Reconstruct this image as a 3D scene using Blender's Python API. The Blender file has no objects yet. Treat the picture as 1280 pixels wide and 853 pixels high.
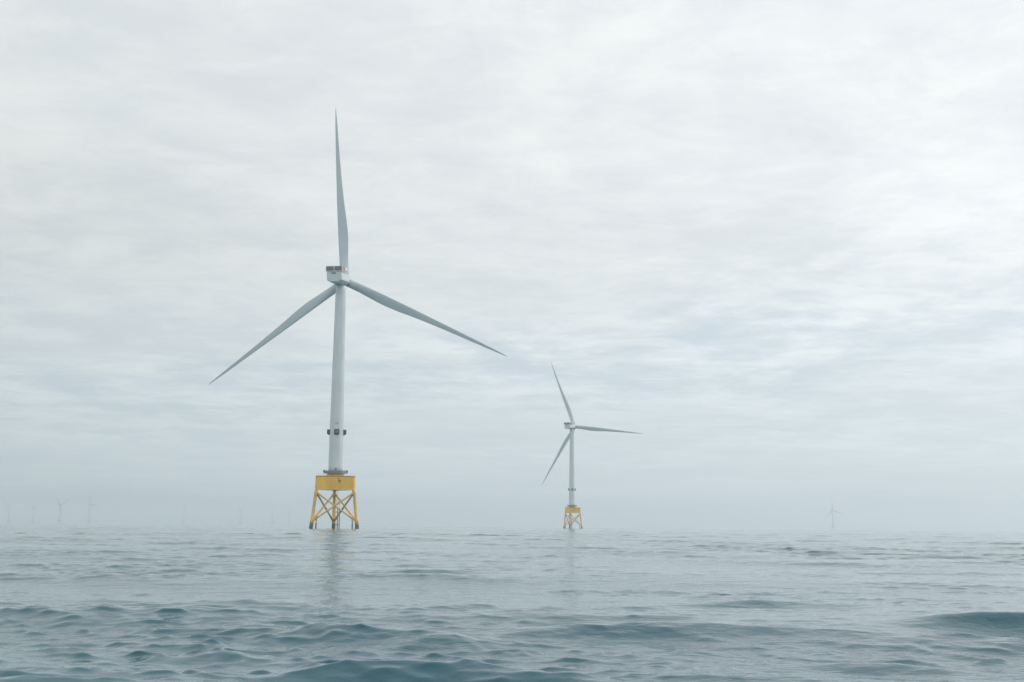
import bpy, math, random
import numpy as np
from mathutils import Matrix, Vector

PI = math.pi
scene = bpy.context.scene
COL = scene.collection

# ------------------------------------------------------------------ camera
F_PX, PITCH, ROLL, CAM_H = 1537.0, 8.58, 0.45, 1.6
cam_data = bpy.data.cameras.new('camera')
cam_data.sensor_width = 36.0
cam_data.lens = 36.0 * F_PX / 1280.0
cam_data.clip_start = 0.3
cam_data.clip_end = 60000.0
cam = bpy.data.objects.new('camera', cam_data)
COL.objects.link(cam)
th, ro = math.radians(PITCH), math.radians(ROLL)
v_right, v_fwd = Vector((1, 0, 0)), Vector((0, math.cos(th), math.sin(th)))
v_up = Vector((0, -math.sin(th), math.cos(th)))
cr = v_right * math.cos(ro) + v_up * math.sin(ro)
cu = v_up * math.cos(ro) - v_right * math.sin(ro)
m = Matrix((cr, cu, -v_fwd)).transposed().to_4x4()
m.translation = Vector((0, 0, CAM_H))
cam.matrix_world = m
scene.camera = cam

# ------------------------------------------------------------------ light
SUN_BEARING, SUN_EL = 62.0, 42.0            # degrees right of the view, above the horizon
sb, se = math.radians(SUN_BEARING), math.radians(SUN_EL)
SUN_DIR = Vector((math.sin(sb) * math.cos(se), math.cos(sb) * math.cos(se), math.sin(se)))
sun_data = bpy.data.lights.new('sun', 'SUN')
sun_data.energy = 1.5
sun_data.angle = math.radians(25)
sun_data.color = (1.0, 0.96, 0.90)
sun = bpy.data.objects.new('sun', sun_data)
COL.objects.link(sun)
sun.rotation_euler = (-SUN_DIR).to_track_quat('-Z', 'Y').to_euler()

scene.view_settings.view_transform = 'Standard'
scene.view_settings.look = 'None'
scene.view_settings.gamma = 1
scene.view_settings.exposure = 0.0
scene.cycles.max_bounces = 8
scene.cycles.volume_bounces = 1
scene.cycles.use_denoising = True


class NT:
    """small helper to wire shader nodes"""
    def __init__(self, tree):
        self.t = tree
        tree.nodes.clear()

    def n(self, kind, **kw):
        nd = self.t.nodes.new(kind)
        for k, v in kw.items():
            setattr(nd, k, v)
        return nd

    def l(self, a, b):
        self.t.links.new(a, b)

    def val(self, sock, v):
        if hasattr(v, 'links') or isinstance(v, bpy.types.NodeSocket):
            self.l(v, sock)
        else:
            sock.default_value = v

    def math(self, op, a, b=0.0, c=0.0, clamp=False):
        nd = self.n('ShaderNodeMath', operation=op, use_clamp=clamp)
        self.val(nd.inputs[0], a)
        self.val(nd.inputs[1], b)
        if len(nd.inputs) > 2:
            self.val(nd.inputs[2], c)
        return nd.outputs[0]

    def mix(self, f, a, b, mode='MIX'):
        nd = self.n('ShaderNodeMix', data_type='RGBA', blend_type=mode)
        self.val(nd.inputs[0], f)
        self.val(nd.inputs[6], a)
        self.val(nd.inputs[7], b)
        return nd.outputs[2]

    def noise(self, vec, scale, detail=3.0, rough=0.5, dist=0.0):
        nd = self.n('ShaderNodeTexNoise')
        if vec is not None:
            self.l(vec, nd.inputs['Vector'])
        nd.inputs['Scale'].default_value = scale
        nd.inputs['Detail'].default_value = detail
        nd.inputs['Roughness'].default_value = rough
        nd.inputs['Distortion'].default_value = dist
        return nd.outputs['Fac']

    def rng(self, v, a, b, c=0.0, d=1.0, smooth=True):
        nd = self.n('ShaderNodeMapRange', interpolation_type='SMOOTHSTEP' if smooth else 'LINEAR')
        self.val(nd.inputs[0], v)
        for i, x in enumerate((a, b, c, d)):
            nd.inputs[i + 1].default_value = x
        return nd.outputs[0]

    def scale3(self, vec, s, off=(0, 0, 0)):
        nd = self.n('ShaderNodeMapping')
        self.l(vec, nd.inputs[0])
        nd.inputs['Location'].default_value = off
        nd.inputs['Scale'].default_value = s
        return nd.outputs[0]


# sky: a nearly closed layer of cloud over a physical sky
world = bpy.data.worlds.new('World')
scene.world = world
world.use_nodes = True
w = NT(world.node_tree)
tc = w.n('ShaderNodeTexCoord').outputs['Generated']
sky = w.n('ShaderNodeTexSky', sky_type='NISHITA', sun_disc=False,
          sun_elevation=se, sun_rotation=sb, dust_density=2.0)
sky_lit = w.mix(1.0, sky.outputs[0], (0.11, 0.11, 0.11, 1), 'MULTIPLY')
sep = w.n('ShaderNodeSeparateXYZ')
w.l(tc, sep.inputs[0])
zz = w.math('MAXIMUM', sep.outputs[2], 0.0)
den = w.math('ADD', zz, 0.07)
comb = w.n('ShaderNodeCombineXYZ')
w.l(w.math('DIVIDE', sep.outputs[0], den), comb.inputs[0])
w.l(w.math('DIVIDE', sep.outputs[1], den), comb.inputs[1])
cp = comb.outputs[0]
n_big = w.noise(w.scale3(cp, (0.42, 0.55, 1), (3.1, 1.7, 0)), 1.0, 3, 0.5, 0.3)
n_mid = w.noise(w.scale3(cp, (1.0, 0.85, 1), (9.1, 4.2, 0)), 1.7, 8, 0.62, 0.4)
n_fine = w.noise(w.scale3(cp, (1.0, 1.1, 1), (1.1, 8.2, 0)), 4.2, 8, 0.68, 0.35)
# dot product with the sun's direction: the layer is brighter where the sun stands behind it
dp = w.n('ShaderNodeVectorMath', operation='DOT_PRODUCT')
w.l(tc, dp.inputs[0])
dp.inputs[1].default_value = SUN_DIR
toward = w.rng(dp.outputs['Value'], 0.05, 1.0, 0.0, 1.0, False)
body = w.mix(toward, (0.69, 0.74, 0.745, 1), (0.965, 1.005, 1.03, 1))
cloud = w.math('ADD', w.math('MULTIPLY', n_mid, 0.55), w.math('MULTIPLY', n_fine, 0.45))
flat = w.rng(zz, 0.02, 0.20, 0.35, 1.0)
lum = w.math('MULTIPLY_ADD', w.math('SUBTRACT', w.rng(cloud, 0.36, 0.64, 0.91, 1.055), 1.0), flat, 1.0)
lum2 = w.rng(n_big, 0.3, 0.7, 0.95, 1.05)
lumc = w.math('MULTIPLY', lum, lum2)
grad = w.rng(zz, 0.0, 0.34, 0.97, 1.04, False)
lumc = w.math('MULTIPLY', lumc, grad)
body = w.mix(w.rng(cloud, 0.40, 0.62), body, w.mix(1.0, body, (1.02, 1.005, 0.975, 1), 'MULTIPLY'))
cc = w.n('ShaderNodeCombineXYZ')
for i in range(3):
    w.l(lumc, cc.inputs[i])
lowblue = w.rng(zz, 0.24, 0.03)
body = w.mix(lowblue, body, w.mix(1.0, body, (0.905, 0.965, 1.015, 1), 'MULTIPLY'))
behind = w.rng(sep.outputs[1], 0.2, -0.7, 1.0, 1.30)  # added brightening of the unseen sky behind the camera, lifts camera-facing sides
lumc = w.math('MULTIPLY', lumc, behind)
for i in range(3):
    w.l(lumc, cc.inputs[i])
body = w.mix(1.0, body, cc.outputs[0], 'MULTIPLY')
# thin places low over the sea where blue shows through
thin = w.math('MULTIPLY', w.rng(n_big, 0.40, 0.62), w.rng(cloud, 0.60, 0.38))
low = w.math('MULTIPLY', w.rng(zz, 0.03, 0.09), w.rng(zz, 0.27, 0.15))
gap = w.math('MULTIPLY', w.math('MULTIPLY', thin, low), 0.42)
body = w.mix(gap, body, w.mix(0.5, sky_lit, (0.50, 0.62, 0.72, 1)))
body = w.mix(0.06, body, sky_lit)
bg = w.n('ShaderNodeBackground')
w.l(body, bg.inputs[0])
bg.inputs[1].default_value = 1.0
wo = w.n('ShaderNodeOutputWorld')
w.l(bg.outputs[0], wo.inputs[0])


# ------------------------------------------------------------------ helpers
def prop(o, label=None, cat=None, group=None, kind=None):
    for k, v in (('label', label), ('category', cat), ('group', group), ('kind', kind)):
        if v:
            o[k] = v
    return o


def material(name, color, rough=0.5, metallic=0.0, var=0.06, scale=1.5, tint=None, streak=False, bump=0.0, spec=0.5):
    mt = bpy.data.materials.new(name)
    mt.use_nodes = True
    t = NT(mt.node_tree)
    co = t.n('ShaderNodeTexCoord').outputs['Object']
    p = t.n('ShaderNodeBsdfPrincipled')
    vec = t.scale3(co, (1, 1, 0.12 if streak else 1))
    f1 = t.noise(vec, scale, 5, 0.6)
    f2 = t.noise(co, scale * 0.23, 3, 0.5)
    fac = t.math('ADD', t.math('MULTIPLY', f1, 0.6), t.math('MULTIPLY', f2, 0.4))
    fac = t.rng(fac, 0.3, 0.7)
    dark = tuple(c * (1 - var) for c in (tint or color)) + (1,)
    lite = tuple(min(1, c * (1 + var)) for c in color) + (1,)
    t.l(t.mix(fac, dark, lite), p.inputs['Base Color'])
    t.l(t.rng(f1, 0.3, 0.7, max(0.05, rough - 0.08), min(1, rough + 0.1)), p.inputs['Roughness'])
    p.inputs['Metallic'].default_value = metallic
    p.inputs['Specular IOR Level'].default_value = spec
    if bump:
        b = t.n('ShaderNodeBump')
        b.inputs['Strength'].default_value = 0.4
        b.inputs['Distance'].default_value = bump
        t.l(f1, b.inputs['Height'])
        t.l(b.outputs[0], p.inputs['Normal'])
    o = t.n('ShaderNodeOutputMaterial')
    t.l(p.outputs[0], o.inputs[0])
    return mt


M = {
    'paint': material('grey_gelcoat', (0.67, 0.715, 0.725), 0.45, var=0.09, scale=0.5, streak=True),
    'blade': material('blade_gelcoat', (0.54, 0.60, 0.63), 0.4, var=0.06, scale=0.2),
    'nacelle': material('nacelle_gelcoat', (0.66, 0.71, 0.70), 0.45, var=0.06, scale=0.5),
    'yellow': material('yellow_paint', (0.98, 0.55, 0.085), 0.5, var=0.06, scale=0.6, tint=(0.80, 0.44, 0.10), streak=True),
    'yellow_leg': material('weathered_yellow_paint', (0.88, 0.54, 0.16), 0.55, var=0.10, scale=0.7, tint=(0.68, 0.45, 0.17)),
    'rust': material('rusty_edge', (0.42, 0.27, 0.10), 0.7, var=0.25, scale=1.5, tint=(0.30, 0.17, 0.08)),
    'trim': material('pale_yellow_trim', (0.85, 0.62, 0.26), 0.5, var=0.08, scale=1.0),
    'growth': material('marine_growth', (0.09, 0.105, 0.10), 0.8, var=0.35, scale=2.5, bump=0.05),
    'steel': material('galvanised_steel', (0.26, 0.29, 0.30), 0.5, 0.3, var=0.10, scale=2.0),
    'dark': material('dark_housing', (0.07, 0.09, 0.10), 0.6, var=0.2, scale=2.0),
    'mesh': material('dark_railing_mesh', (0.15, 0.18, 0.185), 0.7, var=0.25, scale=4.0),
    'lens': material('grey_lens', (0.18, 0.22, 0.23), 0.25, var=0.1, scale=2.0),
    'red': material('red_lettering', (0.36, 0.09, 0.10), 0.5, var=0.08, scale=2.0),
    'faded': material('faded_lettering', (0.30, 0.21, 0.22), 0.6, var=0.1, scale=2.0),
    'pale': material('pale_lettering', (0.36, 0.40, 0.39), 0.6, var=0.1, scale=2.0),
    'white': material('white_rail', (0.80, 0.82, 0.82), 0.45, var=0.05, scale=1.0),
}


class MB:
    """collects vertices and faces of ONE part"""
    def __init__(self):
        self.v, self.f, self.s = [], [], []

    def add(self, verts, faces, smooth=False):
        o = len(self.v)
        self.v += [tuple(p) for p in verts]
        for f in faces:
            self.f.append(tuple(i + o for i in f))
            self.s.append(smooth if isinstance(smooth, bool) else False)
        return o

    def loft(self, rings, caps=True, smooth=True):
        n = len(rings[0])
        o = len(self.v)
        for r in rings:
            self.v += [tuple(p) for p in r]
        for i in range(len(rings) - 1):
            a, b = o + i * n, o + (i + 1) * n
            for j in range(n):
                k = (j + 1) % n
                self.f.append((a + j, a + k, b + k, b + j))
                self.s.append(smooth)
        if caps:
            self.f.append(tuple(o + j for j in reversed(range(n))))
            self.s.append(False)
            e = o + (len(rings) - 1) * n
            self.f.append(tuple(e + j for j in range(n)))
            self.s.append(False)

    def lathe(self, prof, n=40, cx=0, cy=0, caps=True):
        rings = [[(cx + r * math.cos(2 * PI * j / n), cy + r * math.sin(2 * PI * j / n), z) for j in range(n)]
                 for r, z in prof]
        self.loft(rings, caps)

    def tube(self, pts, radii, n=14):
        pts = [Vector(p) for p in pts]
        if not isinstance(radii, (list, tuple)):
            radii = [radii] * len(pts)
        rings = []
        for i, p in enumerate(pts):
            d = (pts[min(i + 1, len(pts) - 1)] - pts[max(i - 1, 0)]).normalized()
            ref = Vector((0, 0, 1)) if abs(d.z) < 0.95 else Vector((1, 0, 0))
            a = d.cross(ref).normalized()
            b = d.cross(a)
            rings.append([p + (a * math.cos(2 * PI * j / n) - b * math.sin(2 * PI * j / n)) * radii[i]
                          for j in range(n)])
        self.loft(rings)

    def box(self, c, s, rot=0.0, bev=0.0):
        cx, cy, cz = c
        hx, hy, hz = s[0] / 2, s[1] / 2, s[2] / 2
        ca, sa = math.cos(rot), math.sin(rot)

        def ring(ix, iy, z):
            b = min(bev, ix * 0.9, iy * 0.9)
            if b > 0:
                q = [(-ix + b, -iy), (ix - b, -iy), (ix, -iy + b), (ix, iy - b),
                     (ix - b, iy), (-ix + b, iy), (-ix, iy - b), (-ix, -iy + b)]
            else:
                q = [(-ix, -iy), (ix, -iy), (ix, iy), (-ix, iy)]
            return [(cx + x * ca - y * sa, cy + x * sa + y * ca, cz + z) for x, y in q]
        if bev > 0:
            e = bev * 0.7
            self.loft([ring(hx - e, hy - e, -hz), ring(hx, hy, -hz + e), ring(hx, hy, hz - e), ring(hx - e, hy - e, hz)],
                      smooth=False)
        else:
            self.loft([ring(hx, hy, -hz), ring(hx, hy, hz)], smooth=False)

    def mesh(self, name, mat):
        me = bpy.data.meshes.new(name)
        me.from_pydata(self.v, [], self.f)
        me.polygons.foreach_set('use_smooth', self.s)
        me.materials.append(mat)
        me.update()
        return me


def link(name, me, parent=None):
    o = bpy.data.objects.new(name, me)
    COL.objects.link(o)
    o.parent = parent
    return o


# ------------------------------------------------------------------ the sea
EARTH = 6371000.0


WAVELETS = [(-1.1, 13.8, 0.20, 2.4, 1.2, 4), (0.6, 13.5, 0.10, 2.0, 0.9, -10), (8.4, 20.8, 0.22, 2.8, 1.6, -8),
            (-4.4, 12.2, 0.07, 1.4, 0.7, 8), (5.2, 27.0, 0.12, 2.6, 1.6, -5), (4.6, 15.5, 0.08, 1.8, 1.1, -10),
            (2.0, 19.5, 0.13, 2.6, 1.8, 8), (-5.5, 25.0, 0.10, 2.6, 1.8, 5), (-3.0, 42.0, 0.12, 3.0, 2.0, 0)]


def build_sea():
    rng = np.random.default_rng(11)
    # rings: fine steps near the boat, growing outward; bearings: finer ahead
    rr = [1.2]
    while rr[-1] < 6:
        rr.append(rr[-1] + 0.12)
    while rr[-1] < 30:
        rr.append(rr[-1] * 1.0028)
    while rr[-1] < 5600:
        rr.append(rr[-1] * 1.0028)
    while rr[-1] < 12000:
        rr.append(rr[-1] * 1.012)
    r = np.array(rr)
    fine = np.arange(-27.5, 27.5001, 0.078)
    side = np.linspace(0, 1, 230)[1:-1]
    coarse = 27.5 + (360 - 55) * (side + 0.0 * side)
    ang = np.radians(np.concatenate([fine, coarse]))
    nr, na = len(r), len(ang)
    dr = np.gradient(r)
    dth = np.gradient(np.concatenate([ang, [ang[0] + 2 * PI]]))[:na]
    sa, ca = np.sin(ang).astype(np.float64), np.cos(ang).astype(np.float64)
    X = (r[:, None] * sa[None, :])
    Y = (r[:, None] * ca[None, :])
    Z = np.zeros_like(X, dtype=np.float32)
    DX = np.zeros_like(Z)
    DY = np.zeros_like(Z)
    Xf, Yf = X, Y
    # octaves: wavelength from, to, rms slope, directional spread (deg), components
    octs = [(30, 46, 0.008, 12, 5), (13, 22, 0.014, 16, 8), (7.0, 12, 0.026, 24, 14), (4, 7.0, 0.026, 24, 24),
            (2.1, 4, 0.028, 30, 34), (1.1, 2.1, 0.050, 31, 44), (0.55, 1.1, 0.058, 33, 48), (0.28, 0.55, 0.052, 42, 40),
            (0.15, 0.28, 0.026, 60, 26)]
    # wave groups: stretches of livelier and of calmer water
    env = np.zeros_like(Z)
    for i in range(14):
        lam = 22 * (110 / 22) ** rng.random()
        d = rng.random() * 2 * PI
        env += np.sin(np.mod((2 * PI / lam) * (math.cos(d) * Xf * 0.6 + math.sin(d) * Yf) + rng.random() * 2 * PI, 2 * PI)).astype(np.float32)
    env = np.clip(0.95 + 0.12 * env, 0.5, 1.4)
    envs = np.zeros_like(Z)
    for i in range(18):
        lam = 5 * (30 / 5) ** rng.random()
        d = rng.random() * 2 * PI
        envs += np.sin(np.mod((2 * PI / lam) * (math.cos(d) * Xf * 0.45 + math.sin(d) * Yf) + rng.random() * 2 * PI, 2 * PI)).astype(np.float32)
    envs = env * np.clip(0.88 + 0.17 * envs, 0.35, 1.35)
    lat_all = r[:, None] * np.minimum(dth, 0.6 * PI / 180)[None, :]
    P = [[np.zeros_like(Z) for _ in range(3)] for _ in range(2)]       # longer and shorter wind waves
    for l0, l1, slope, spread, n in octs:
        mid = 0 if 1 < l0 < 6.9 else 1 if 0.2 < l0 < 1 else None
        for i in range(n):
            lam = l0 * (l1 / l0) ** ((i + rng.random()) / n)
            k = 2 * PI / lam
            a = slope / k * math.sqrt(2.0 / n)
            d = math.radians(-97 + rng.normal() * spread)
            ph = rng.random() * 2 * PI
            kx, ky = math.cos(d), math.sin(d)
            lim = np.clip((lam / dr - 1.8) / 1.6, 0, 1)
            last = int(np.argmax(lim <= 0)) if (lim <= 0).any() else nr
            if lim[0] <= 0 and last == 0:
                continue
            arg = (k * (kx * Xf[:last] + ky * Yf[:last]) + ph).astype(np.float64)
            arg = np.mod(arg, 2 * PI).astype(np.float32)
            wgt = (a * lim[:last, None] * np.clip((lam / lat_all[:last] - 1.8) / 1.6, 0, 1)).astype(np.float32)
            s, c = np.sin(arg), np.cos(arg)
            if mid is None and lam < 13:
                wgt *= envs[:last] if lam < 4 else env[:last]
            q = 1.15
            tz, tx, ty = (Z, DX, DY) if mid is None else P[mid]
            tz[:last] += wgt * c
            tx[:last] -= q * kx * wgt * s
            ty[:last] -= q * ky * wgt * s
    # wind waves have narrow steep crests and long flat troughs
    for (PZ, PX, PY), al, top in ((P[0], 0.46, 2.9), (P[1], 0.60, 2.7)):
        sig = float(PZ[r < 100].std())
        g = np.exp(al * top * np.tanh(PZ / (sig * top)))
        Z += envs * (sig / al) * (g - math.exp(al * al / 2))
        gm = np.minimum(g, 1.7) * 0.8 * envs
        DX += PX * gm
        DY += PY * gm
    del P
    # single steep wavelets close to the boat: (x, y, height, length, crest half-width, crest turn)
    for wx, wy, hgt, lam, half, turn in WAVELETS:
        ct, st = math.cos(math.radians(turn)), math.sin(math.radians(turn))
        near = np.where(r < 45)[0][-1]
        ux, uy = Xf[:near] - wx, Yf[:near] - wy
        al, ac = ux * ct + uy * st, -ux * st + uy * ct
        ac = ac + 0.10 * al * al / half          # the crest curves a little
        e = np.exp(-(al / half) ** 2 - (ac / (0.62 * lam)) ** 2)
        Z[:near] += (hgt * e * np.cos(2 * PI * ac / lam)).astype(np.float32)
        sh = (hgt * 1.1 * e * np.sin(2 * PI * ac / lam)).astype(np.float32)
        DX[:near] += sh * st
        DY[:near] -= sh * ct
    Xo = (X + DX).astype(np.float32)
    Yo = (Y + DY).astype(np.float32)
    Zo = (Z - (X * X + Y * Y) / (2 * EARTH)).astype(np.float32)
    co = np.empty((nr * na + 1, 3), dtype=np.float32)
    co[:-1, 0], co[:-1, 1], co[:-1, 2] = Xo.ravel(), Yo.ravel(), Zo.ravel()
    co[-1] = (0, 0, float(Zo[0].mean()))
    i = np.arange(nr - 1)[:, None] * na
    j = np.arange(na)[None, :]
    jn = (j + 1) % na
    quads = np.stack([i + j, i + na + j, i + na + jn, i + jn], axis=-1).reshape(-1, 4)
    jj = np.arange(na)
    tris = np.stack([np.full(na, nr * na), jj, (jj + 1) % na], axis=-1)
    me = bpy.data.meshes.new('sea')
    nq, nt = len(quads), len(tris)
    me.vertices.add(len(co))
    me.vertices.foreach_set('co', co.ravel())
    me.loops.add(nq * 4 + nt * 3)
    me.loops.foreach_set('vertex_index', np.concatenate([quads.ravel(), tris.ravel()]).astype(np.int32))
    me.polygons.add(nq + nt)
    me.polygons.foreach_set('loop_start', np.concatenate([np.arange(nq) * 4, nq * 4 + np.arange(nt) * 3]).astype(np.int32))
    me.polygons.foreach_set('use_smooth', np.ones(nq + nt, dtype=bool))
    me.update(calc_edges=True)
    me.validate()
    return me


def water_material():
    mt = bpy.data.materials.new('sea_water')
    mt.use_nodes = True
    t = NT(mt.node_tree)
    co = t.n('ShaderNodeTexCoord').outputs['Object']
    p = t.n('ShaderNodeBsdfPrincipled')
    patch = t.rng(t.noise(t.scale3(co, (0.03, 0.05, 0.0)), 1.0, 4, 0.55), 0.35, 0.65)
    turbid = t.noise(t.scale3(co, (0.05, 0.08, 0.0), (4, 7, 0)), 1.0, 3, 0.5)
    t.l(t.mix(t.rng(turbid, 0.35, 0.65), (0.024, 0.088, 0.116, 1), (0.036, 0.110, 0.136, 1)), p.inputs['Base Color'])
    p.inputs['IOR'].default_value = 1.333
    p.inputs['Roughness'].default_value = 0.02
    h1 = t.noise(t.scale3(co, (1.0, 1.7, 1.0)), 1.6, 3, 0.55, 0.3)
    h2 = t.noise(t.scale3(co, (1.0, 1.5, 1.0), (7, 3, 0)), 5.5, 3, 0.5, 0.4)
    h0 = t.noise(t.scale3(co, (1.0, 1.8, 1.0), (2, 9, 0)), 0.55, 3, 0.5, 0.3)
    h3 = t.noise(t.scale3(co, (1.0, 1.3, 1.0), (3, 1, 0)), 14.0, 2, 0.5, 0.5)
    h = t.math('ADD', t.math('MULTIPLY', h1, 0.030), t.math('MULTIPLY', h2, 0.010))
    h = t.math('ADD', h, t.math('ADD', t.math('MULTIPLY', h0, 0.045), t.math('MULTIPLY', h3, 0.0025)))
    h = t.math('MULTIPLY', h, t.math('ADD', t.math('MULTIPLY', patch, 0.7), 0.45))
    b = t.n('ShaderNodeBump')
    b.inputs['Strength'].default_value = 1.0
    b.inputs['Distance'].default_value = 1.0
    t.l(h, b.inputs['Height'])
    t.l(b.outputs[0], p.inputs['Normal'])
    o = t.n('ShaderNodeOutputMaterial')
    t.l(p.outputs[0], o.inputs[0])
    return mt


sea_me = build_sea()
sea_me.materials.append(water_material())
prop(link('sea', sea_me), kind='structure')

# the air: one closed box round the sea and the whole wind farm
hz = MB()
hz.box((0, 0, (222 - 16) / 2), (33000, 33000, 222 + 16))
hm = bpy.data.materials.new('sea_air')
hm.use_nodes = True
ht = NT(hm.node_tree)
vol = ht.n('ShaderNodeVolumePrincipled')
vol.inputs['Color'].default_value = (0.895, 0.955, 1.0, 1)
vol.inputs['Density'].default_value = 1.5e-4
vol.inputs['Anisotropy'].default_value = 0.55
ho = ht.n('ShaderNodeOutputMaterial')
ht.l(vol.outputs[0], ho.inputs['Volume'])
prop(link('haze', hz.mesh('haze', hm)), kind='stuff')

# ------------------------------------------------------------------ wind turbine meshes
HUB_Z, OVER = 115.05, 6.4
TP_B, TP_T = 17.4, 23.6
R_TOP, R_LOW = 9.7, 11.75            # circle through the leg centres at TP_B and at the water
TOWER_B, TOWER_T = 24.7, HUB_Z - 2.55


def leg_pt(k, z):
    rad = R_LOW + (R_TOP - R_LOW) * (z - 1.0) / (TP_B - 1.0)
    a = math.radians(90 + 120 * k)       # leg 0 stands on the far (+y) side
    return Vector((rad * math.cos(a), rad * math.sin(a), z))


def meshes():
    D = {}
    SPLASH = 1.9
    for k in range(3):
        mb = MB()
        mb.tube([leg_pt(k, SPLASH), leg_pt(k, 4.2), leg_pt(k, 4.5), leg_pt(k, 15.6), leg_pt(k, 15.9), leg_pt(k, TP_B + 0.05)],
                [0.84, 0.84, 0.74, 0.70, 0.78, 0.78], 20)
        D['leg%d' % k] = mb.mesh('leg', M['yellow_leg'])
        mb = MB()
        mb.tube([leg_pt(k, -6), leg_pt(k, SPLASH - 0.002)], 0.86, 20)
        D['growth%d' % k] = mb.mesh('marine_growth', M['growth'])
    # cross braces on the three faces
    D['brace'] = []
    for a, b in ((0, 1), (1, 2), (2, 0)):
        near = (a, b) == (1, 2)
        for s, e in ((a, b), (b, a)):
            top, bot = leg_pt(s, 16.3), leg_pt(e, 3.3)
            d = (bot - top)
            r = 0.36 if near else 0.42
            mb = MB()
            off = Vector((0, 0, 0.0))
            mb.tube([top, top + d * 0.10, top + d * 0.13, top + d * 0.80, top + d * 0.84, bot],
                    [r * 1.25, r * 1.25, r, r, r * (1.3 if not near else 1.2), r * (1.3 if not near else 1.2)], 14)
            D['brace'].append(mb.mesh('cross_brace', M['yellow_leg']))
    # triangular transition box with clipped corners
    def tri(rad, z, clip=1.5):
        pts = []
        for k in range(3):
            a = math.radians(90 + 120 * k)
            c = Vector((rad * math.cos(a), rad * math.sin(a), 0))
            p = Vector((rad * math.cos(a + 2 * PI / 3), rad * math.sin(a + 2 * PI / 3), 0))
            q = Vector((rad * math.cos(a - 2 * PI / 3), rad * math.sin(a - 2 * PI / 3), 0))
            u, v = (q - c).normalized() * clip, (p - c).normalized() * clip
            pts += [(c.x + u.x, c.y + u.y, z), (c.x + v.x, c.y + v.y, z)]
        return pts
    mb = MB()
    mb.loft([tri(11.3, TP_B + 0.3), tri(11.05, TP_T - 0.35)], smooth=False)
    D['tp'] = mb.mesh('transition_box', M['yellow'])
    mb = MB()
    mb.loft([tri(11.42, TP_B), tri(11.45, TP_B + 0.3 - 0.002)], smooth=False)
    D['tp_low'] = mb.mesh('lower_flange', M['trim'])
    mb = MB()
    mb.loft([tri(11.2, TP_T - 0.35 + 0.002), tri(11.2, TP_T)], smooth=False)
    D['tp_top'] = mb.mesh('deck_edge', M['rust'])
    mb = MB()
    mb.box((1.9, -5.72, TP_T - 2.2), (0.8, 0.35, 1.0), 0, 0.05)
    mb.box((1.3, -5.70, TP_T - 1.4), (0.25, 0.2, 1.7))
    D['tp_box'] = mb.mesh('junction_box', M['rust'])
    # handrail round the deck
    mb = MB()
    ring = tri(10.8, TP_T)
    n = len(ring)
    for i in range(n):
        a, b = Vector(ring[i]), Vector(ring[(i + 1) % n])
        L = (b - a).length
        for s in range(max(1, int(L / 2.0))):
            p = a.lerp(b, s / max(1, int(L / 2.0)))
            mb.tube([p, p + Vector((0, 0, 1.1))], 0.025, 5)
        for h in (0.55, 1.1):
            mb.tube([a + Vector((0, 0, h)), b + Vector((0, 0, h))], 0.02, 5)
    D['deck_rail'] = mb.mesh('handrail', M['trim'])
    mb = MB()
    mb.lathe([(4.9, TP_T + 0.002), (3.9, TP_T + 0.55), (3.55, TOWER_B - 0.1), (3.55, TOWER_B - 0.002)], 48)
    D['cone'] = mb.mesh('tower_socket', M['yellow_leg'])
    # access platform round the tower foot
    mb = MB()
    mb.lathe([(4.3, TOWER_B + 0.12), (5.3, TOWER_B + 0.3), (5.3, TOWER_B + 0.48), (3.2, TOWER_B + 0.48)], 36, caps=False)
    D['plat'] = mb.mesh('access_platform', M['steel'])
    mb = MB()
    for i in range(18):
        a = 2 * PI * i / 18
        x, y = 5.2 * math.cos(a), 5.2 * math.sin(a)
        mb.tube([(x, y, TOWER_B + 0.48), (x, y, TOWER_B + 1.65)], 0.05, 6)
    for h in (0.95, 1.3, 1.65):
        pts = [(5.2 * math.cos(2 * PI * i / 36), 5.2 * math.sin(2 * PI * i / 36), TOWER_B + h) for i in range(37)]
        mb.tube(pts, 0.045, 5)
    mb.lathe([(5.16, TOWER_B + 0.49), (5.16, TOWER_B + 1.2)], 36, caps=False)
    D['plat_rail'] = mb.mesh('railing', M['steel'])
    mb = MB()
    for a in (math.radians(188), math.radians(-8), math.radians(100)):
        mb.box((5.2 * math.cos(a), 5.2 * math.sin(a), TOWER_B + 1.0), (0.9, 0.9, 1.2), a, 0.1)
    D['cab'] = None
    for i, a in enumerate((188, -8, 8)):
        q = math.radians(a)
        mb = MB()
        mb.box((5.15 * math.cos(q), 5.15 * math.sin(q), TOWER_B + 1.06), (0.75, 0.9, 1.1), q, 0.08)
        D['cab%d' % i] = mb.mesh('equipment_box', M['dark'])
    # boat landing at the far leg: two fender tubes with a ladder between
    bx, by = 2.1, leg_pt(0, 4).y - 0.3
    mb = MB()
    for s in (-1, 1):
        mb.tube([(bx + 0.45 * s, by, -4), (bx + 0.45 * s, by, 9.6)], 0.17, 10)
        mb.tube([(bx + 0.45 * s, by, 1.8), (0.3, by - 0.1, 1.8)], 0.12, 8)
        mb.tube([(bx + 0.45 * s, by, 7.6), (0.3, by - 0.5, 7.6)], 0.12, 8)
    D['landing'] = mb.mesh('boat_landing', M['dark'])
    mb = MB()
    for i in range(34):
        z = -1 + i * 0.32
        mb.tube([(bx - 0.30, by - 0.02, z), (bx + 0.30, by - 0.02, z)], 0.035, 6)
    mb.tube([(bx - 0.3, by, -2), (bx - 0.3, by, 11.5)], 0.05, 6)
    mb.tube([(bx + 0.3, by, -2), (bx + 0.3, by, 11.5)], 0.05, 6)
    D['ladder'] = mb.mesh('ladder', M['trim'])
    mb = MB()
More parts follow.
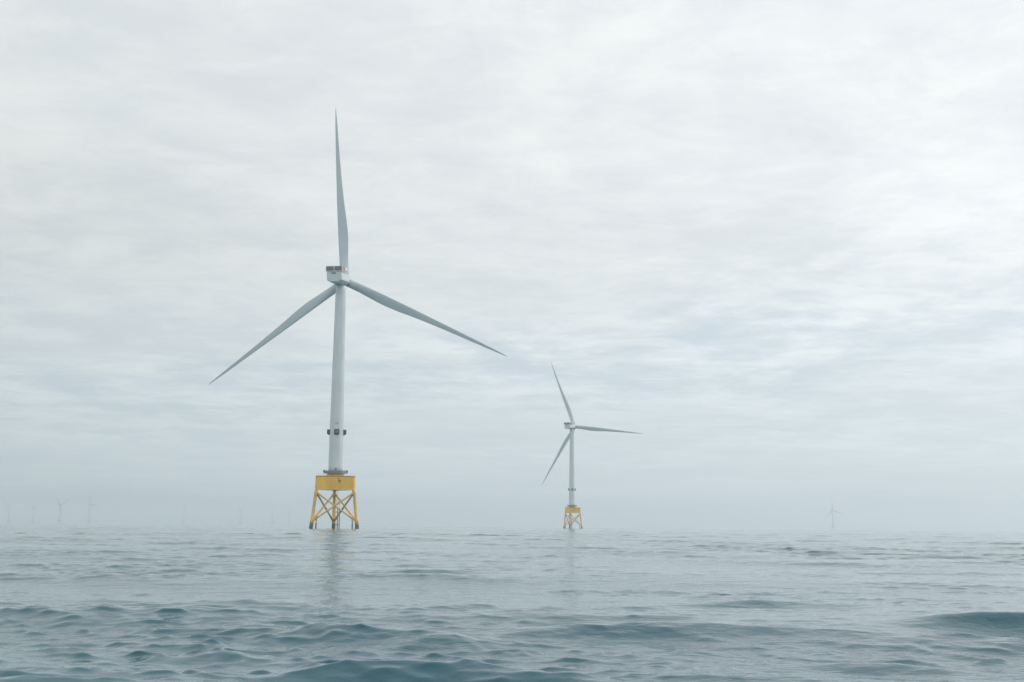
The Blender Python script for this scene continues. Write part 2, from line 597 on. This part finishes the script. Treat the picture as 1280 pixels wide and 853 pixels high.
    mb.box((bx - 0.6, by - 0.5, 11.2), (2.6, 1.3, 0.22))
    for x in (-1.85, 0.65):
        mb.tube([(bx + x, by - 1.1, 11.2), (bx + x, by - 1.1, 12.3)], 0.05, 6)
        mb.tube([(bx + x, by + 0.1, 11.2), (bx + x, by + 0.1, 12.3)], 0.05, 6)
    for y in (-1.1, 0.1):
        mb.tube([(bx - 1.85, by + y, 12.3), (bx + 0.65, by + y, 12.3)], 0.045, 6)
    D['rest'] = mb.mesh('rest_platform', M['trim'])
    mb = MB()
    for s in (-1, 1):
        pts = [Vector((bx - 0.7 + 0.3 * s, by - 0.9, 11.3)), Vector((bx - 0.7 + 0.3 * s, by - 3.0, TP_B))]
        mb.tube(pts, 0.06, 6)
    for i in range(16):
        f = (i + 0.5) / 16
        y, z = by - 0.9 - 2.1 * f, 11.3 + (TP_B - 11.3) * f
        mb.tube([(bx - 1.0, y, z), (bx - 0.4, y, z)], 0.03, 5)
    D['upper_ladder'] = mb.mesh('upper_ladder', M['trim'])
    # cable tubes running down two legs
    for k in (1, 2):
        sx = 1 if k == 1 else -1
        top, bot = leg_pt(0, 16.3), leg_pt(k, 3.3)
        o = Vector((-sx * 0.25, 0.55, 0.1))
        p = leg_pt(k, 4.0) + Vector((sx * 1.75, 1.3, 0))
        pts = [top.lerp(bot, 0.55) + o, top.lerp(bot, 0.66) + o, top.lerp(bot, 0.74) + o * 1.2,
               Vector((p.x + sx * 0.55, p.y + 0.4, 5.6)), Vector((p.x + sx * 0.12, p.y, 4.2)), Vector((p.x, p.y, 2.3))]
        mb = MB()
        mb.tube(pts, 0.24, 10)
        D['jtube%d' % k] = mb.mesh('cable_tube', M['yellow_leg'])
        mb = MB()
        mb.tube([(p.x, p.y, 2.298), (p.x, p.y, -6)], 0.30, 10)
        D['jdark%d' % k] = mb.mesh('marine_growth', M['growth'])
    # tower in cans
    mb = MB()
    prof = []
    H = TOWER_T - TOWER_B
    for i in range(31):
        f = i / 30
        r = 3.27 if f < 0.12 else 3.27 - (3.27 - 2.33) * ((f - 0.12) / 0.88) ** 1.05
        prof.append((r, TOWER_B + H * f))
    mb.lathe(prof, 64)
    D['tower'] = mb.mesh('tower', M['paint'])
    for i, z in enumerate((49.0, 78.0)):
        f = (z - TOWER_B) / H
        r = 3.27 - (3.27 - 2.33) * ((f - 0.12) / 0.88) ** 1.05
        mb = MB()
        mb.lathe([(r - 0.05, z - 0.11), (r + 0.035, z - 0.1), (r + 0.035, z + 0.1), (r - 0.05, z + 0.11)], 64, caps=False)
        D['flange%d' % i] = mb.mesh('flange', M['paint'])
    mb = MB()
    mb.box((0, -3.27, TOWER_B + 1.75), (0.95, 0.16, 2.1), 0, 0.05)
    D['door'] = mb.mesh('door', M['steel'])
    # signal housings round the tower
    z0 = 43.7
    for k in range(4):
        a = math.radians(-90 + 90 * k)
        c, s = math.cos(a), math.sin(a)
        r0 = 3.12

        def ringp(w_, d_, z_, cut):
            q = [(d_[0], -w_), (d_[1] - cut, -w_), (d_[1], -w_ + cut), (d_[1], w_ - cut), (d_[1] - cut, w_), (d_[0], w_)]
            return [(x * c - y * s, x * s + y * c, z_) for x, y in q]
        mb = MB()
        mb.loft([ringp(0.75, (r0, r0 + 0.55), z0 - 1.25, 0.25), ringp(1.15, (r0, r0 + 1.2), z0 - 0.85, 0.35),
                 ringp(1.22, (r0, r0 + 1.25), z0 + 1.0, 0.35), ringp(1.1, (r0, r0 + 1.1), z0 + 1.22, 0.3)], smooth=False)
        D['sig%d' % k] = mb.mesh('signal_housing', M['dark'])
        mb = MB()
        q = [(r0 + 1.2, -0.68, z0 - 0.6), (r0 + 1.2, 0.68, z0 - 0.6), (r0 + 1.2, 0.68, z0 + 0.65), (r0 + 1.2, -0.68, z0 + 0.65)]
        q2 = [(x + 0.1, y * 0.94, z0 + (z - z0) * 0.94) for x, y, z in q]
        mb.loft([[(x * c - y * s, x * s + y * c, z) for x, y, z in q],
                 [(x * c - y * s, x * s + y * c, z) for x, y, z in q2]], smooth=False)
        D['sigl%d' % k] = mb.mesh('lens_panel', M['lens'])
    mb = MB()
    zb = 47.6
    yb = -3.16
    for x0, za, x1, zc in ((-0.95, -0.25, -0.25, 0.1), (-0.1, 0.5, 0.35, 0.2), (0.35, 0.2, 0.9, -0.35), (-0.25, 0.1, 0.0, -0.25)):
        mb.tube([(x0, yb + 0.02, zb + za), (x1, yb + 0.0, zb + zc)], 0.09, 6)
    D['bracket'] = mb.mesh('antenna_bracket', M['steel'])

    # nacelle; local origin on the rotor axis above the tower, +y towards the rotor
    def section(w_, zt, zm, zbm, wb, y):
        q = [(-w_ + 0.35, zt), (-w_, zt - 0.35), (-w_, zm), (-w_ * 0.95, zm - 0.35), (-wb - 0.35, zbm + 0.22), (-wb, zbm),
             (wb, zbm), (wb + 0.35, zbm + 0.22), (w_ * 0.95, zm - 0.35), (w_, zm), (w_, zt - 0.35), (w_ - 0.35, zt)]
        return [(x, y, z) for x, z in q]
    mb = MB()
    mb.loft([section(3.3, 2.2, -1.0, -2.1, 1.5, -11.0), section(3.55, 2.35, -1.15, -2.4, 1.6, -10.75),
             section(3.62, 2.4, -1.2, -2.5, 1.7, -10.3), section(3.65, 2.45, -1.2, -2.55, 1.8, -6),
             section(3.6, 2.45, -1.15, -2.55, 2.1, 0), section(3.3, 2.35, -1.0, -2.4, 1.8, 2.6),
             section(2.5, 2.1, -0.8, -2.1, 1.3, 4.1)], smooth=False)
    D['nacelle'] = mb.mesh('nacelle', M['nacelle'])
    mb = MB()
    mb.lathe([(2.5, TOWER_T - 0.3), (2.75, TOWER_T + 0.05), (2.75, TOWER_T + 0.35)], 40)
    D['yaw'] = mb.mesh('yaw_ring', M['steel'])
    # hoist platform on the rear of the roof
    zt = 2.47
    y0, y1, hw = -11.15, -2.9, 3.85
    mb = MB()
    mb.box((0, (y0 + y1) / 2, zt + 0.14), (2 * hw, y1 - y0, 0.28))
    D['hoist'] = mb.mesh('hoist_platform', M['white'])
    hh = 2.2
    mb = MB()
    for (cx, cy, sx, sy) in ((-hw / 2 - 0.03, y0 + 0.06, hw - 0.28, 0.05), (hw / 2 + 0.03, y0 + 0.06, hw - 0.28, 0.05),
                             (0, y1 - 0.06, 2 * hw - 0.3, 0.05), (-hw + 0.06, (y0 + y1) / 2, 0.05, y1 - y0 - 0.3)):
        mb.box((cx, cy, zt + 0.28 + hh / 2), (sx, sy, hh - 0.1))
    D['screen'] = mb.mesh('railing_screen', M['mesh'])
    mb = MB()
    mb.box((hw - 0.06, (y0 + y1) / 2, zt + 0.28 + hh / 2), (0.05, y1 - y0 - 0.3, hh - 0.1))
    D['side_screen'] = mb.mesh('side_screen', M['white'])
    mb = MB()
    for cx, cy in ((-hw + 0.06, y0 + 0.06), (0, y0 + 0.06), (hw - 0.06, y0 + 0.06), (-hw + 0.06, y1 - 0.06), (hw - 0.06, y1 - 0.06),
                   (-hw + 0.06, (y0 + y1) / 2)):
        mb.box((cx, cy, zt + 0.28 + hh / 2), (0.16, 0.16, hh))
    mb.box((0, y0 + 0.06, zt + 0.28 + hh - 0.02), (2 * hw, 0.1, 0.1))
    mb.box((-hw + 0.06, (y0 + y1) / 2, zt + 0.28 + hh - 0.02), (0.1, y1 - y0 - 0.12, 0.1))
    mb.box((hw - 0.06, (y0 + y1) / 2, zt + 0.28 + hh - 0.02), (0.1, y1 - y0 - 0.12, 0.1))
    D['frame'] = mb.mesh('railing_frame', M['white'])
    # the marks on the screens
    mb = MB()
    xs = hw + 0.0
    for (ya, yb_, za, zb_) in ((-10.4, -6.4, 1.55, 2.1), (-10.4, -6.4, 0.1, 0.65), (-10.4, -9.0, 0.652, 1.548), (-7.7, -6.4, 0.652, 1.548),
                               (-6.0, -3.4, 0.1, 0.6)):
        mb.box((xs, (ya + yb_) / 2, zt + 0.28 + (za + zb_) / 2), (0.06, yb_ - ya, zb_ - za))
    D['red'] = mb.mesh('red_marking', M['red'])
    mb = MB()
    yy = y0 - 0.0
    mb.tube([(-3.1, yy, zt + 1.9), (-2.4, yy, zt + 1.45), (-1.7, yy, zt + 1.25), (-1.0, yy, zt + 0.9)], 0.14, 6)
    mb.tube([(-1.0, yy, zt + 0.9), (-0.8, yy, zt + 1.5), (-1.4, yy, zt + 1.95)], 0.12, 6)
    D['fade1'] = mb.mesh('screen_marking', M['faded'])
    mb = MB()
    mb.tube([(0.7, yy, zt + 0.9), (1.4, yy, zt + 1.3), (2.1, yy, zt + 1.75)], 0.13, 6)
    mb.tube([(2.3, yy, zt + 0.9), (3.0, yy, zt + 1.5)], 0.12, 6)
    D['fade2'] = mb.mesh('screen_marking', M['pale'])
    mb = MB()
    mb.box((-0.1, -11.0, 1.75), (2.0, 0.35, 0.45), 0, 0.06)
    D['vent'] = mb.mesh('rear_vent', M['dark'])
    for i, (x, y) in enumerate(((-1.6, -0.9), (1.7, 0.3))):
        mb = MB()
        mb.lathe([(0.09, 2.3), (0.09, 4.3), (0.22, 4.35), (0.22, 4.8), (0.05, 4.85)], 10, x, y)
        D['lamp%d' % i] = mb.mesh('aviation_light', M['steel'])
    # hub: local origin at the rotor centre
    mb = MB()
    rings = []
    for y, r in ((-2.35, 1.75), (-2.0, 2.15), (-1.2, 2.3), (0, 2.35), (1.0, 2.3), (1.9, 1.95), (2.6, 1.35), (3.0, 0.75), (3.15, 0.2)):
        rings.append([(r * math.cos(2 * PI * j / 36), y, -r * math.sin(2 * PI * j / 36)) for j in range(36)])
    mb.loft(rings)
    D['hub'] = mb.mesh('rotor_hub', M['nacelle'])
    mb = MB()
    mb.loft([[(2.0 * math.cos(2 * PI * j / 36), y, -2.0 * math.sin(2 * PI * j / 36)) for j in range(36)] for y in (-3.2, -2.3)])
    D['neck'] = mb.mesh('hub_neck', M['steel'])
    # blade: span along +z, leading edge towards -x, prebent towards +y
    R = 84.7
    S = [0.022, 0.05, 0.10, 0.15, 0.20, 0.24, 0.28, 0.34, 0.40, 0.465, 0.54, 0.62, 0.70, 0.78, 0.85, 0.91, 0.95, 0.98, 0.995, 1.0]
    les = ([0, .1, .24, .34, .465, .7, .9, 1], [-2.0, -2.05, -1.9, -1.78, -1.58, -1.05, -.6, -.15])
    tes = ([0, .1, .17, .24, .30, .34, .40, .465, .58, .7, .9, 1], [2.0, 2.1, 2.45, 2.8, 2.75, 2.55, 2.15, 1.75, 1.25, .9, .48, .1])
    ths = ([0, .05, .1, .24, .34, .465, .7, .9, 1], [3.9, 3.8, 3.1, 1.45, 1.1, .8, .42, .2, .05])
    tws = ([0, .1, .24, .5, 1], [12, 11, 7, 3, 0])
    rings = []
    N = 28
    for s in S:
        le, te = np.interp(s, *les), np.interp(s, *tes)
        tk, tw = np.interp(s, *ths), math.radians(np.interp(s, *tws))
        shape = min(1, max(0, (s - 0.04) / 0.18))
        ch = te - le
        bend = 5.9 * (0.45 * s + 0.55 * s * s)
        ring = []
        for j in range(N):
            a = 2 * PI * j / N
            cx_, cy_ = -math.cos(a), math.sin(a)
            x = (cx_ + 1) / 2                      # 0 leading edge, 1 trailing edge
            yc = 0.5 * cy_                          # circle
            yt = 5 * 0.2 * (0.2969 * math.sqrt(max(x, 0)) - 0.126 * x - 0.3516 * x * x + 0.2843 * x ** 3 - 0.1015 * x ** 4) * 0.5 / 0.1
            ya = yt * (1 if cy_ > 0 else -1) * 1.0 * 0.5
            ya = ya if abs(cy_) > 1e-6 else 0.0
            yv = (1 - shape) * yc + shape * ya
            px, py = le + ch * x, tk * yv
            qx, qy = px * math.cos(tw) - py * math.sin(tw), px * math.sin(tw) + py * math.cos(tw)
            ring.append((qx, qy + bend, s * R))
        rings.append(ring)
    mb = MB()
    mb.loft(rings)
    D['blade'] = mb.mesh('blade', M['blade'])
    mb = MB()
    mb.lathe([(2.06, 1.7), (2.06, 2.35), (1.99, 2.4)], 32, caps=False)
    D['collar'] = mb.mesh('blade_collar', M['blade'])
    return D


D = meshes()


def wind_turbine(x, y, yaw, rot, label, far=False, dip=True):
    z = -(x * x + y * y) / (2 * EARTH)
    t = bpy.data.objects.new('wind_turbine', None)
    COL.objects.link(t)
    t.location = (x, y, z)
    t.empty_display_size = 5
    prop(t, label, 'wind turbine', 'wind turbines standing in the sea')
    jrot = math.radians(9.0)

    def part(name, key, parent=t, turn=True):
        o = link(name, D[key] if isinstance(key, str) else key, parent)
        if turn and parent is t:
            o.rotation_euler = (0, 0, jrot)
        return o
    for k in range(3):
        lg = part('leg', 'leg%d' % k)
        part('marine_growth', 'growth%d' % k, lg)
    for k in range(6):
        part('cross_brace', D['brace'][k])
    tp = part('transition_box', 'tp')
    part('lower_flange', 'tp_low', tp)
    part('deck_edge', 'tp_top', tp)
    part('tower_socket', 'cone')
    if not far:
        part('handrail', 'deck_rail', tp)
        part('junction_box', 'tp_box', tp)
        bl = part('boat_landing', 'landing')
        part('ladder', 'ladder', bl)
        part('rest_platform', 'rest', bl)
        part('upper_ladder', 'upper_ladder', bl)
        for k in (1, 2):
            part('marine_growth', 'jdark%d' % k, part('cable_tube', 'jtube%d' % k))
    pl = part('access_platform', 'plat')
    if not far:
        part('railing', 'plat_rail', pl)
        for k in range(3):
            part('equipment_box', 'cab%d' % k, pl)
    tw = part('tower', 'tower')
    for k in range(4):
        s = part('signal_housing', 'sig%d' % k)
        if not far:
            part('lens_panel', 'sigl%d' % k, s)
    if not far:
        part('flange', 'flange0', tw)
        part('flange', 'flange1', tw)
        part('door', 'door', tw)
        part('antenna_bracket', 'bracket', tw)
        part('yaw_ring', 'yaw', tw)
    # head
    Rm = Matrix.Rotation(-math.radians(yaw), 4, 'Z') @ Matrix.Rotation(math.radians(5), 4, 'X')
    top = Vector((0, 0, HUB_Z))
    na = part('nacelle', 'nacelle', t, False)
    na.matrix_local = Matrix.Translation(top) @ Rm
    hp = part('hoist_platform', 'hoist', na)
    if not far:
        for nm, key in (('railing_screen', 'screen'), ('side_screen', 'side_screen'), ('railing_frame', 'frame'),
                        ('red_marking', 'red'), ('screen_marking', 'fade1'), ('screen_marking', 'fade2'),
                        ('rear_vent', 'vent'), ('aviation_light', 'lamp0'), ('aviation_light', 'lamp1')):
            part(nm, key, na)
    else:
        part('railing_screen', 'screen', na)
    hubp = top + (Rm.to_3x3() @ Vector((0, OVER, 0)))
    hb = part('rotor_hub', 'hub', t, False)
    hb.matrix_local = Matrix.Translation(hubp) @ Rm
    if not far:
        part('hub_neck', 'neck', hb)
    for k in range(3):
        b = part('blade', 'blade', t, False)
        b.matrix_local = Matrix.Translation(hubp) @ Rm @ Matrix.Rotation(math.radians(rot + 120 * k), 4, 'Y')
        if not far:
            part('blade_collar', 'collar', b)
    return t


wind_turbine(-80.0, 563.4, 9.0, -4.5,
             'largest and nearest wind turbine, pale grey, one blade pointing straight up, on a yellow jacket')
wind_turbine(69.2, 1402.8, 33.0, -22.4,
             'second largest wind turbine, pale grey with one blade nearly level to the right')

# the far rows, almost lost in the haze: photo column, distance, heading, rotor angle
FAR = [
    (12, 9400, 75, 20, 'tiny hazy wind turbine on the horizon nearest the left edge of the photo'),
    (43, 9150, 82, 60, 'tiny hazy wind turbine second from the left edge on the horizon'),
    (76, 7950, 30, 65, 'faint far wind turbine third from the left, one blade raised to the right'),
    (113, 7700, 35, -22, 'clearest tiny far wind turbine, fourth from the left, one blade raised to the left'),
    (231, 10400, 60, 40, 'very faint far wind turbine standing alone midway between left group and big turbine'),
    (302, 9300, 80, 58, 'faint far wind turbine, third to the left of the big yellow jacket'),
    (342, 9000, 78, 2, 'faint far wind turbine with upright blade, second to the left of the big yellow jacket'),
    (363, 10600, 70, 10, 'faintest far wind turbine, first to the left of the big yellow jacket'),
    (1043, 7500, 48, -8, 'lone faint wind turbine far off on the right part of the horizon'),
]
for px, dist, yaw, rot, lab in FAR:
    # bearing of that column at the horizon
    u = px - 640
    dy = 426.5 - 657
    fwd = F_PX * math.cos(th) - dy * math.sin(th)
    b = math.atan2(u, fwd)
    wind_turbine(dist * math.sin(b), dist * math.cos(b), yaw, rot, lab, far=True)
